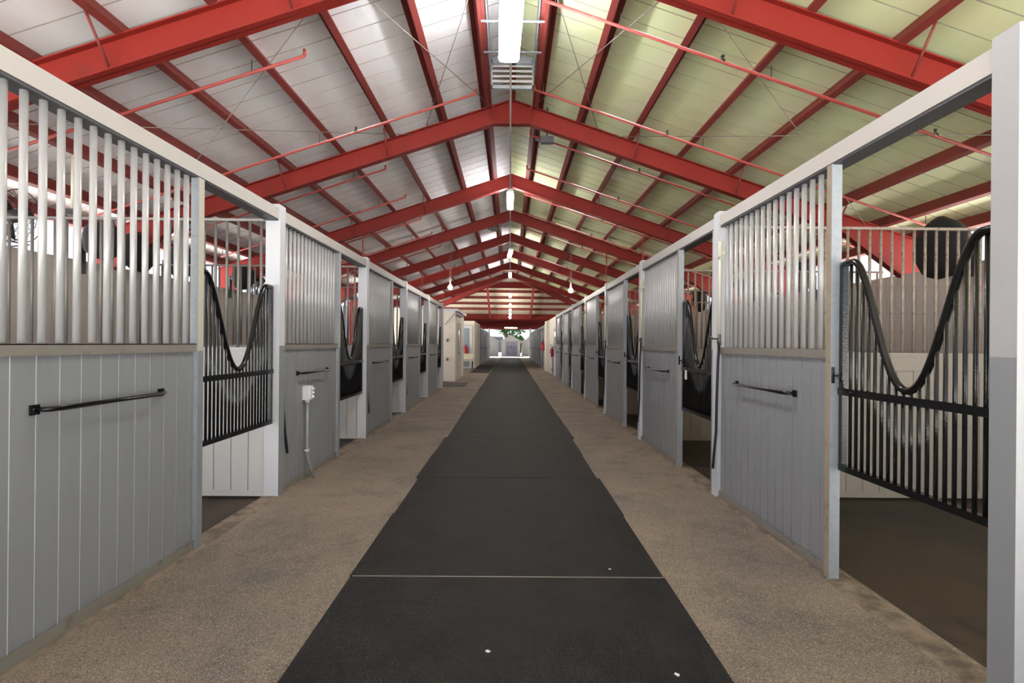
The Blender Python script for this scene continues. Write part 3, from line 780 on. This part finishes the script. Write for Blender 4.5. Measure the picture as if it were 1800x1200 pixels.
# outlet box and conduit on the second left front
r = thing('outlet_box', 'white outlet box with grey conduit on the second left stall front', 'outlet', (-WL, 5.72, 0))
mb = MB(); mb.box(-.02, .045, -.055, .055, .79, .93, 0); mb.box(.045, .055, -.045, .045, .80, .92, 0)
for zz_ in (.82, .86, .90): mb.lathe([(.012, .0), (.01, .02)], (.055, .02, zz_), 'x', 8)
mb.tube([(.01, 0, .76), (.01, 0, .79)], .024, 10); mb.build('box', 'plastic', r)
mb = MB(); mb.tube([(.01, 0, .77), (.01, 0, .26), (.02, .01, .18), (.07, .03, .0)], .0135, 10); mb.build('conduit', 'galv', r)
mb = MB(); mb.box(-.005, .026, -.03, .03, .275, .29); mb.lathe([(.012, 0), (.011, .012)], (.022, -.022, .2825), 'x', 8); mb.build('strap', 'plastic', r)
# red clip on the second left gate, white tag on the second right gate
mb = MB(); mb.tube([(0, .03*math.cos(a), .04*math.sin(a)) for a in (2*PI*k/16 for k in range(17))], .008, 6); mb.box(-.006, .006, -.02, .02, -.085, -.035)
tag(mb.build('snap_clip', 'redgloss', loc=(-WL-.03, left_posts[1]+1.87, 1.08)), 'red snap clip on the edge of the second left gate', 'clip')
r = thing('paper_tag', 'white tag tied to the mid rail of the second right gate', 'tag', (WR+.024, right_posts[1]+1.03, 0))
mb = MB(); mb.box(-.003, .003, -.03, .03, 1.0, 1.1); mb.build('tag', 'tag_white', r)
mb = MB(); mb.tube([(0, .0, 1.1), (.008, .01, 1.135)], .003, 5); mb.build('string', 'rubber', r)

# ------------------------------------------------------------------ beyond the near stalls: left
mb = MB(); mb.box(-5.44, -1.96, 20.3, 24.0, 0, 2.52, 0); struct(mb.build('wall_office', ['cream_wall', 'white']))
mb = MB(); mb.box(-5.5, -1.86, 20.22, 24.08, 2.52, 2.60); struct(mb.build('trim_3', 'white'))
r = thing('door_1', 'white door with narrow dark window in the cream office wall', 'door', (-1.958, 21.1, 0)); r['kind'] = 'structure'
mb = MB(); mb.box(0, .03, 0, 1.0, 0, 2.06); mb.build('leaf', 'white', r)
mb = MB(); mb.box(.028, .036, .1, .38, .95, 1.9); mb.build('pane', 'glassdark', r)
mb = MB(); mb.box(0, .04, -.08, 0, 0, 2.14); mb.box(0, .04, 1.0, 1.08, 0, 2.14); mb.box(0, .04, 0, 1.0, 2.06, 2.14); mb.build('door_frame', 'cream', r)
mb = MB(); mb.tube([(.03, .07, 1.0), (.08, .07, 1.0), (.08, .2, .98)], .012, 6); mb.build('handle', 'brass', r)
for z, lb in ((1.42, 'small dark switch box high on the cream office end wall'), (.74, 'small brown socket low on the cream office end wall')):
    mb = MB(); mb.box(-2.27, -2.2, 20.26, 20.3, z, z+.11); mb.box(-2.25, -2.22, 20.25, 20.26, z+.03, z+.08); tag(mb.build('switch_box', 'rail'), lb, 'switch')
mb = MB(); mb.box(-.06, 0, 0, 2.2, 2.40, 2.47); mb.box(-.045, -.015, 0, 2.2, 2.385, 2.40)
tag(mb.build('door_track', 'galv', loc=(-1.895, 20.2, 0)), 'pale metal door track along the top of the office aisle wall', 'track')
mb = MB(); mb.tube([(0, 0, 2.42), (-.33, .01, 2.05)], .015, 6); mb.tube([(-.33, .01, 2.05), (-.34, .09, 2.05)], .02, 6); mb.tube([(0, 0, 2.42), (0, .09, 2.42)], .015, 6)
tag(mb.build('wall_stay', 'galv', loc=(-1.99, 20.2, 0)), 'diagonal metal stay on the cream office end wall', 'stay')
mb = MB(); mb.box(-.43, .43, -.85, .85, 0, .014); mb.box(-.4, .4, -.82, .82, .014, .018)
tag(mb.build('door_mat', 'doormat', loc=(-1.86, 18.75, 0)), 'dark door mat on the concrete before the cream office wall', 'mat')
# blue-grey sliding door wall with a white frame
mb = MB(); mb.box(-5.44, -1.96, 31.0, 37.0, 0, 2.6, 0); struct(mb.build('wall_storeroom', 'cream_wall'))
r = thing('door_2', 'blue-grey ribbed sheet door set in a white frame', 'door', (-2.2, 30.99, 0)); r['kind'] = 'structure'
mb = MB(); x = 0
while x > -2.2: mb.box(x-.13, x, -.012, 0, .1, 2.2); mb.box(x-.16, x-.13, -.03, 0, .1, 2.2); x -= .16
mb.build('ribbed_sheet', 'bluegrey', r)
mb = MB(); mb.box(0, .12, -.05, 0, 0, 2.36); mb.box(-2.4, 0, -.05, 0, 2.2, 2.36); mb.box(-2.2, 0, -.04, 0, 0, .1); mb.build('door_frame', 'white', r)
mb = MB()
for s_ in (0,):
    for k in range(3): mb.box(-.55, .55, -.06-.14*k, -.175-.14*k, .42, .45)
    for k in range(3): mb.box(-.55, .55, .0, .03, .50+.11*k, .60+.11*k)
r = thing('bench', 'cream slatted bench before the blue-grey ribbed door', 'bench', (-2.5, 30.5, 0)); mb.build('slats', 'bench', r)
for x in (-.5, .5):
    mb = MB(); mb.tube([(x, .05, .83), (x, .03, .42), (x, .1, 0)], .018, 6); mb.tube([(x, .03, .42), (x, -.44, .42), (x, -.48, 0)], .018, 6); mb.build('leg', 'black_smooth', r)
def extinguisher(loc, label, h=.42, rr=.075):
    r = thing('fire_extinguisher', label, 'fire extinguisher', loc, 0, 'fire extinguishers')
    mb = MB(); mb.lathe([(rr*.9, 0), (rr, .02), (rr, h*.75), (rr*.6, h*.88), (.025, h*.92)], (0,0,0), 'z', 14); mb.build('cylinder', 'redgloss', r)
    mb = MB(); mb.tube([(0,0,h*.9), (0,0,h)], .02, 8); mb.box(-.015, .1, -.012, .012, h, h+.015); mb.box(-.015, .09, -.012, .012, h+.03, h+.045); mb.tube([(-.02, 0, h), (-.1, 0, h*.8), (-.1, 0, h*.3)], .01, 6); mb.build('valve_and_hose', 'rubber', r)
extinguisher((-2.42, 30.86, .82), 'red fire extinguisher hung above the cream bench', .44, .085)
extinguisher((WR-.07, 24.4, .82), 'red fire extinguisher low on the white wall beyond the right stalls', .4, .07)
extinguisher((1.855, 31.6, 1.02), 'red fire extinguisher cabinet-high on the wall before the far right stalls', .5, .1)
mb = MB(); mb.box(-.45, .45, -4.8, 4.8, 0, .012)
tag(mb.build('floor_mat', 'matting', loc=(-1.42, 31.2, 0)), 'long black mat beside the aisle runner in front of the cream bench', 'mat')

# ------------------------------------------------------------------ beyond the near stalls: right
mb = MB(); mb.box(1.96, 5.44, 23.4, 31.9, 0, 2.58, 0); struct(mb.build('wall_tack_room', 'cream_wall'))
r = thing('door_3', 'white tack room door with pale window beyond the right stalls', 'door', (1.958, 23.75, 0)); r['kind'] = 'structure'
mb = MB(); mb.box(-.03, 0, 0, 1.0, 0, 2.05); mb.build('leaf', 'white', r)
mb = MB(); mb.box(-.036, -.03, .2, .8, 1.1, 1.9); mb.build('pane', 'glassdark', r)
mb = MB(); mb.box(-.05, 0, -.1, 0, 0, 2.15); mb.box(-.05, 0, 1.0, 1.1, 0, 2.15); mb.box(-.05, 0, 0, 1, 2.05, 2.15); mb.build('door_frame', 'white', r)
r = thing('dutch_door', 'white lower half door standing ajar on the right wall', 'door', (1.95, 26.2, 0))
mb = MB(); mb.box(-.14, -.10, -.9, 0, .05, 1.34); mb.box(-.15, -.10, -.9, 0, 1.30, 1.36); mb.build('leaf', 'white', r)
mb = MB(); mb.box(-.11, -.005, -.04, .0, .2, .26); mb.box(-.11, -.005, -.04, 0, 1.1, 1.16); mb.build('hinge', 'galv', r)
mb = MB(); mb.box(1.80, 1.96, 28.2, 29.4, 0, 2.52); struct(mb.build('trim_4', 'cream_wall'))

# far stall rows
def far_front(s):
    root = thing('far_stall_screen', 'x', 'stall front', (0,0,0)); P = []
    mb = MB(); boards(mb, s, .12, 1.8, .02, .06, .05, 1.30, .2); P.append(mb.build('board_panel', ['grey_board', 'groove'], root))
    mb = MB()
    for k in range(17): mb.tube([(s*.045, .17+.1*k, 1.34), (s*.045, .17+.1*k, 2.34)], .017, 5)
    P.append(mb.build('bar_grille', 'silver', root))
    mb = MB(); mb.box(s*.004, s*.066, .12, 1.8, 1.29, 1.345); P.append(mb.build('middle_rail', 'rail', root))
    mb = MB(); mb.box(-s*.012, s*.115, 0, .12, 0, 2.46); P.append(mb.build('post', 'white', root))
    mb = MB(); mb.box(-s*.0, s*.1, 1.8, 1.9, 0, 2.34); P.append(mb.build('jamb', 'galv', root))
    mb = MB(); mb.box(0, s*.115, .12, 3.0, 2.34, 2.44); P.append(mb.build('header', 'cream', root))
    mb = MB(); mb.box(s*.05, s*.07, 1.9, 3.0, .1, 1.25); mb.box(s*.045, s*.075, 1.9, 3.0, 1.25, 1.3); P.append(mb.build('door', 'part_warm', root))
    mb = MB(); mb.tube([(-s*.04, .5, 1.05), (-s*.04, 1.4, 1.05)], .015, 6); mb.box(-s*.045, s*.03, .5, .52, 1.03, 1.07); mb.box(-s*.045, s*.03, 1.38, 1.4, 1.03, 1.07); P.append(mb.build('handle_bar', 'black_smooth', root))
    return root, P
for s, W, ys in ((-1, 1.98, [37.05+3*k for k in range(6)]), (1, 1.93, [32.1+3*k for k in range(8)])):
    root, P = far_front(s)
    for k, Y in enumerate(ys):
        lb = 'pale stall front with white post in the far %s row, %s along' % (SIDE[s], ORD[k])
        if k == 0: root.location = (s*W, Y, 0); root['label'] = lb; root['group'] = 'stall fronts of the far rows'
        else: copy_tree(root, (s*W, Y, 0), lb, None, P)
    yend = ys[-1]+3
    mb = MB(); mb.box(s*(W+3.2), s*(W+3.25), ys[0], yend, 0, 2.4); struct(mb.build('wall_far_'+SIDE[s], 'taupe'))
    mb = MB(); mb.box(s*(W-.02), s*(W+.14), yend, yend+.14, 0, 2.9); tag(mb.build('end_post', 'white'), 'white end post of the far %s stall row at the doorway' % SIDE[s], 'post')
# low roof over the far wing
mb = MB(); mb.box(-6, 6, 32.3, 57, 3.02, 3.06); struct(mb.build('ceiling_far', 'liner'))
for k, Y in enumerate((36.0, 40.0, 44.0, 48.5, 53.0, 56.8)):
    mb = MB(); mb.box(-5.9, 5.9, -.01, .01, 2.80, 3.02); mb.box(-5.9, 5.9, -.06, .06, 2.80, 2.815); tag(mb.build('cross_beam', 'red', loc=(0, Y, 0)), 'red cross beam under the low far roof, %s back' % ORD[k], 'beam', 'cross beams of the low far roof')

# ------------------------------------------------------------------ yard: sheds, tree, house
def shed(name, loc, w, d, he, ha, label, rz=0, door=True):
    r = thing(name, label, 'shed', loc, rz, 'garden sheds in the yard'); h = w/2
    mb = MB(); mb.prism([(-h, 0), (h, 0), (h, he), (0, ha), (-h, he)], 'y', 0, d); mb.build('body', 'shed_wall', r)
    for s in (-1, 1):
        mb = MB(); e = .06; k = (ha-he)/h
        mb.prism([(0, ha+.005), (s*(h+.1), he-.1*k+.005), (s*(h+.1), he-.1*k+e), (0, ha+e)], 'y', .03, d+.05); mb.build('roof_panel', 'shed_roof', r)
        mb = MB(); mb.prism([(0, ha-.06), (s*(h+.1), he-.1*k-.06), (s*(h+.1), he-.1*k+e+.01), (0, ha+e+.01)], 'y', -.05, .03); mb.build('barge_board', 'shed_wall', r)
    if door:
        for x0, x1 in ((-.5, .06), (.08, .64)):
            mb = MB(); mb.box(x0, x1, -.05, 0, .05, 1.62); leaf = mb.build('door', 'shed_door', r)
            mb = MB(); mb.box(x0+.07, x1-.07, -.07, -.05, 1.18, 1.56); f = mb.build('window_frame', 'shed_wall', leaf)
            mb = MB()
            for a in range(2):
                for b in range(3):
                    ww = (x1-x0-.24)/3; mb.box(x0+.12+ww*b, x0+.12+ww*b+ww-.03, -.076, -.07, 1.22+.16*a, 1.35+.16*a)
            mb.build('pane', 'glassdark', leaf)
        mb = MB(); mb.lathe([(.02, -.12), (.05, -.1), (.05, -.05)], (.07, 0, .98), 'y', 8); mb.build('handle', 'rubber', r)
        mb = MB(); mb.prism([(-.75, 0), (-.05, .05), (0, .05), (0, 0)], 'x', -.55, .7); mb.build('ramp', 'bluegrey', r)
        for x in (-.5, .64):
            mb = MB(); mb.box(x-.03 if x < 0 else x, x if x < 0 else x+.03, -.03, 0, 0, 1.66); mb.build('door_trim', 'shed_door', r)
    return r
shed('garden_shed', (.09, 61, 0), 2.03, 2.6, 1.66, 2.24, 'pale gabled garden shed with mauve double doors beyond the far doorway')
shed('side_shed', (2.34, 62.9, 0), 2.0, 2.6, 1.55, 2.2, 'dark-roofed shed partly hidden right of the double-door shed', .0, False)
shed('side_shed', (-2.26, 62.2, 0), 2.0, 2.6, 1.62, 2.25, 'dark-roofed shed standing left of the double-door shed', .12, False)
def foliage(c, rad, n, rr, squash=.8):
    mb = MB()
    for k in range(n):
        th = rr.uniform(0, 2*PI); ph = math.acos(rr.uniform(-1, 1)); q = rad*rr.uniform(.45, 1)
        p = Vector(c)+Vector((q*math.sin(ph)*math.cos(th), q*math.sin(ph)*math.sin(th), q*math.cos(ph)*squash))
        u = Vector((rr.uniform(-1, 1), rr.uniform(-1, 1), rr.uniform(-1, 1))).normalized()*.22
        w = u.orthogonal().normalized()*.12
        mb.add([p-u, p-w, p+u, p+w], [(0,1,2,3)])
    return mb
rr = random.Random(5)
r = thing('yard_tree', 'leafy tree with forked grey trunk behind the garden shed', 'tree', (-.3, 74, 0))
mb = MB(); mb.tube([(0,0,0), (.05,0,1.2), (-.1,0,2.2), (-.6,0,3.2), (-1.2,0,4.4)], [.42, .34, .3, .2, .1], 10); mb.tube([(0,0,1.6), (.5,0,2.6), (1.1,0,3.9)], [.25, .2, .1], 8); mb.build('trunk', 'bark', r)
mb = foliage((.4, 0, 4.3), 2.6, 1400, rr, .75); mb.build('crown', 'leaf', r)
for k, (x, Y, rad, lb) in enumerate(((-2.9, 70, 1.25, 'green bush above the left shed roof'), (3.1, 70, 1.3, 'green bush above the right shed roof'), (.9, 72, 1.2, 'green bush right behind the double-door shed'))):
    r = thing('yard_bush', lb, 'bush', (x, Y, 0)); foliage((0, 0, 1.3), rad, 700, rr, 1.0).build('foliage', 'leaf', r)
    mb = MB(); mb.tube([(0,0,0), (0,0,1.2)], .06, 6); mb.build('stem', 'bark', r)
r = thing('house', 'long pale house with slate roofs far behind the sheds', 'house', (0, 92, 0))
mb = MB(); mb.box(-16, -1.2, 0, 6, 0, 2.6); mb.box(1.5, 18, 0, 6, 0, 2.2); mb.build('wall', 'house', r)
mb = MB(); mb.prism([(-.5, 2.6), (6.5, 2.6), (3, 4.0)], 'x', -16.3, -.9); mb.build('roof', 'house_roof', r)
mb = MB(); mb.prism([(-.5, 2.2), (6.5, 2.2), (3, 3.3)], 'x', 1.2, 18.3); mb.build('roof', 'house_roof', r)
mb = MB(); mb.box(-16.2, -1.0, -.45, -.35, 2.42, 2.6); mb.build('fascia', 'white', r)
mb = MB(); mb.box(-6, -4, -.02, .0, 1, 2.1); mb.build('window', 'glassdark', r)

# ------------------------------------------------------------------ sky, camera, view
w = bpy.data.worlds.new('sky'); sc.world = w; w.use_nodes = True
nt = w.node_tree; bg = nt.nodes['Background']
tc = nt.nodes.new('ShaderNodeTexCoord'); sx = nt.nodes.new('ShaderNodeSeparateXYZ'); nt.links.new(tc.outputs['Generated'], sx.inputs[0])
cr = nt.nodes.new('ShaderNodeValToRGB'); cr.color_ramp.elements[0].position = .0; cr.color_ramp.elements[0].color = (.80, .90, 1, 1)
cr.color_ramp.elements[1].position = .5; cr.color_ramp.elements[1].color = (.96, .98, 1, 1)
nt.links.new(sx.outputs['Z'], cr.inputs[0]); nt.links.new(cr.outputs[0], bg.inputs['Color'])
bg.inputs['Strength'].default_value = 1.1

sl = bpy.data.lights.new('sun', 'SUN'); so = bpy.data.objects.new('sun', sl); COL.objects.link(so)
sl.energy = 31; sl.angle = .02; sl.color = (.96, .98, 1)
so.rotation_euler = (math.radians(-22), math.radians(-8), 0)

cd = bpy.data.cameras.new('camera'); cam = bpy.data.objects.new('camera', cd); COL.objects.link(cam); sc.camera = cam
cam.location = (0, 0, CAMZ)
ROLL, YAW = math.radians(.5), math.radians(.4)
F = 996.
cd.sensor_width = 36; cd.lens = F/1800*36; cd.clip_start = .05; cd.clip_end = 500
base = Matrix.Rotation(PI/2, 4, 'X')
rot = Matrix.Rotation(-YAW, 4, 'Z') @ base @ Matrix.Rotation(ROLL, 4, 'Z')
cam.rotation_euler = rot.to_euler()
# vanishing point of the aisle lies at (896.5, 604)
vp_x = 900 - F*math.tan(YAW)
cd.shift_x = (vp_x-896.5)/1800
cd.shift_y = (604-600)/1800
sc.view_settings.view_transform = 'Standard'; sc.view_settings.look = 'None'
sc.view_settings.gamma = 1; sc.view_settings.use_curve_mapping = False
sc.view_settings.exposure = 0.36
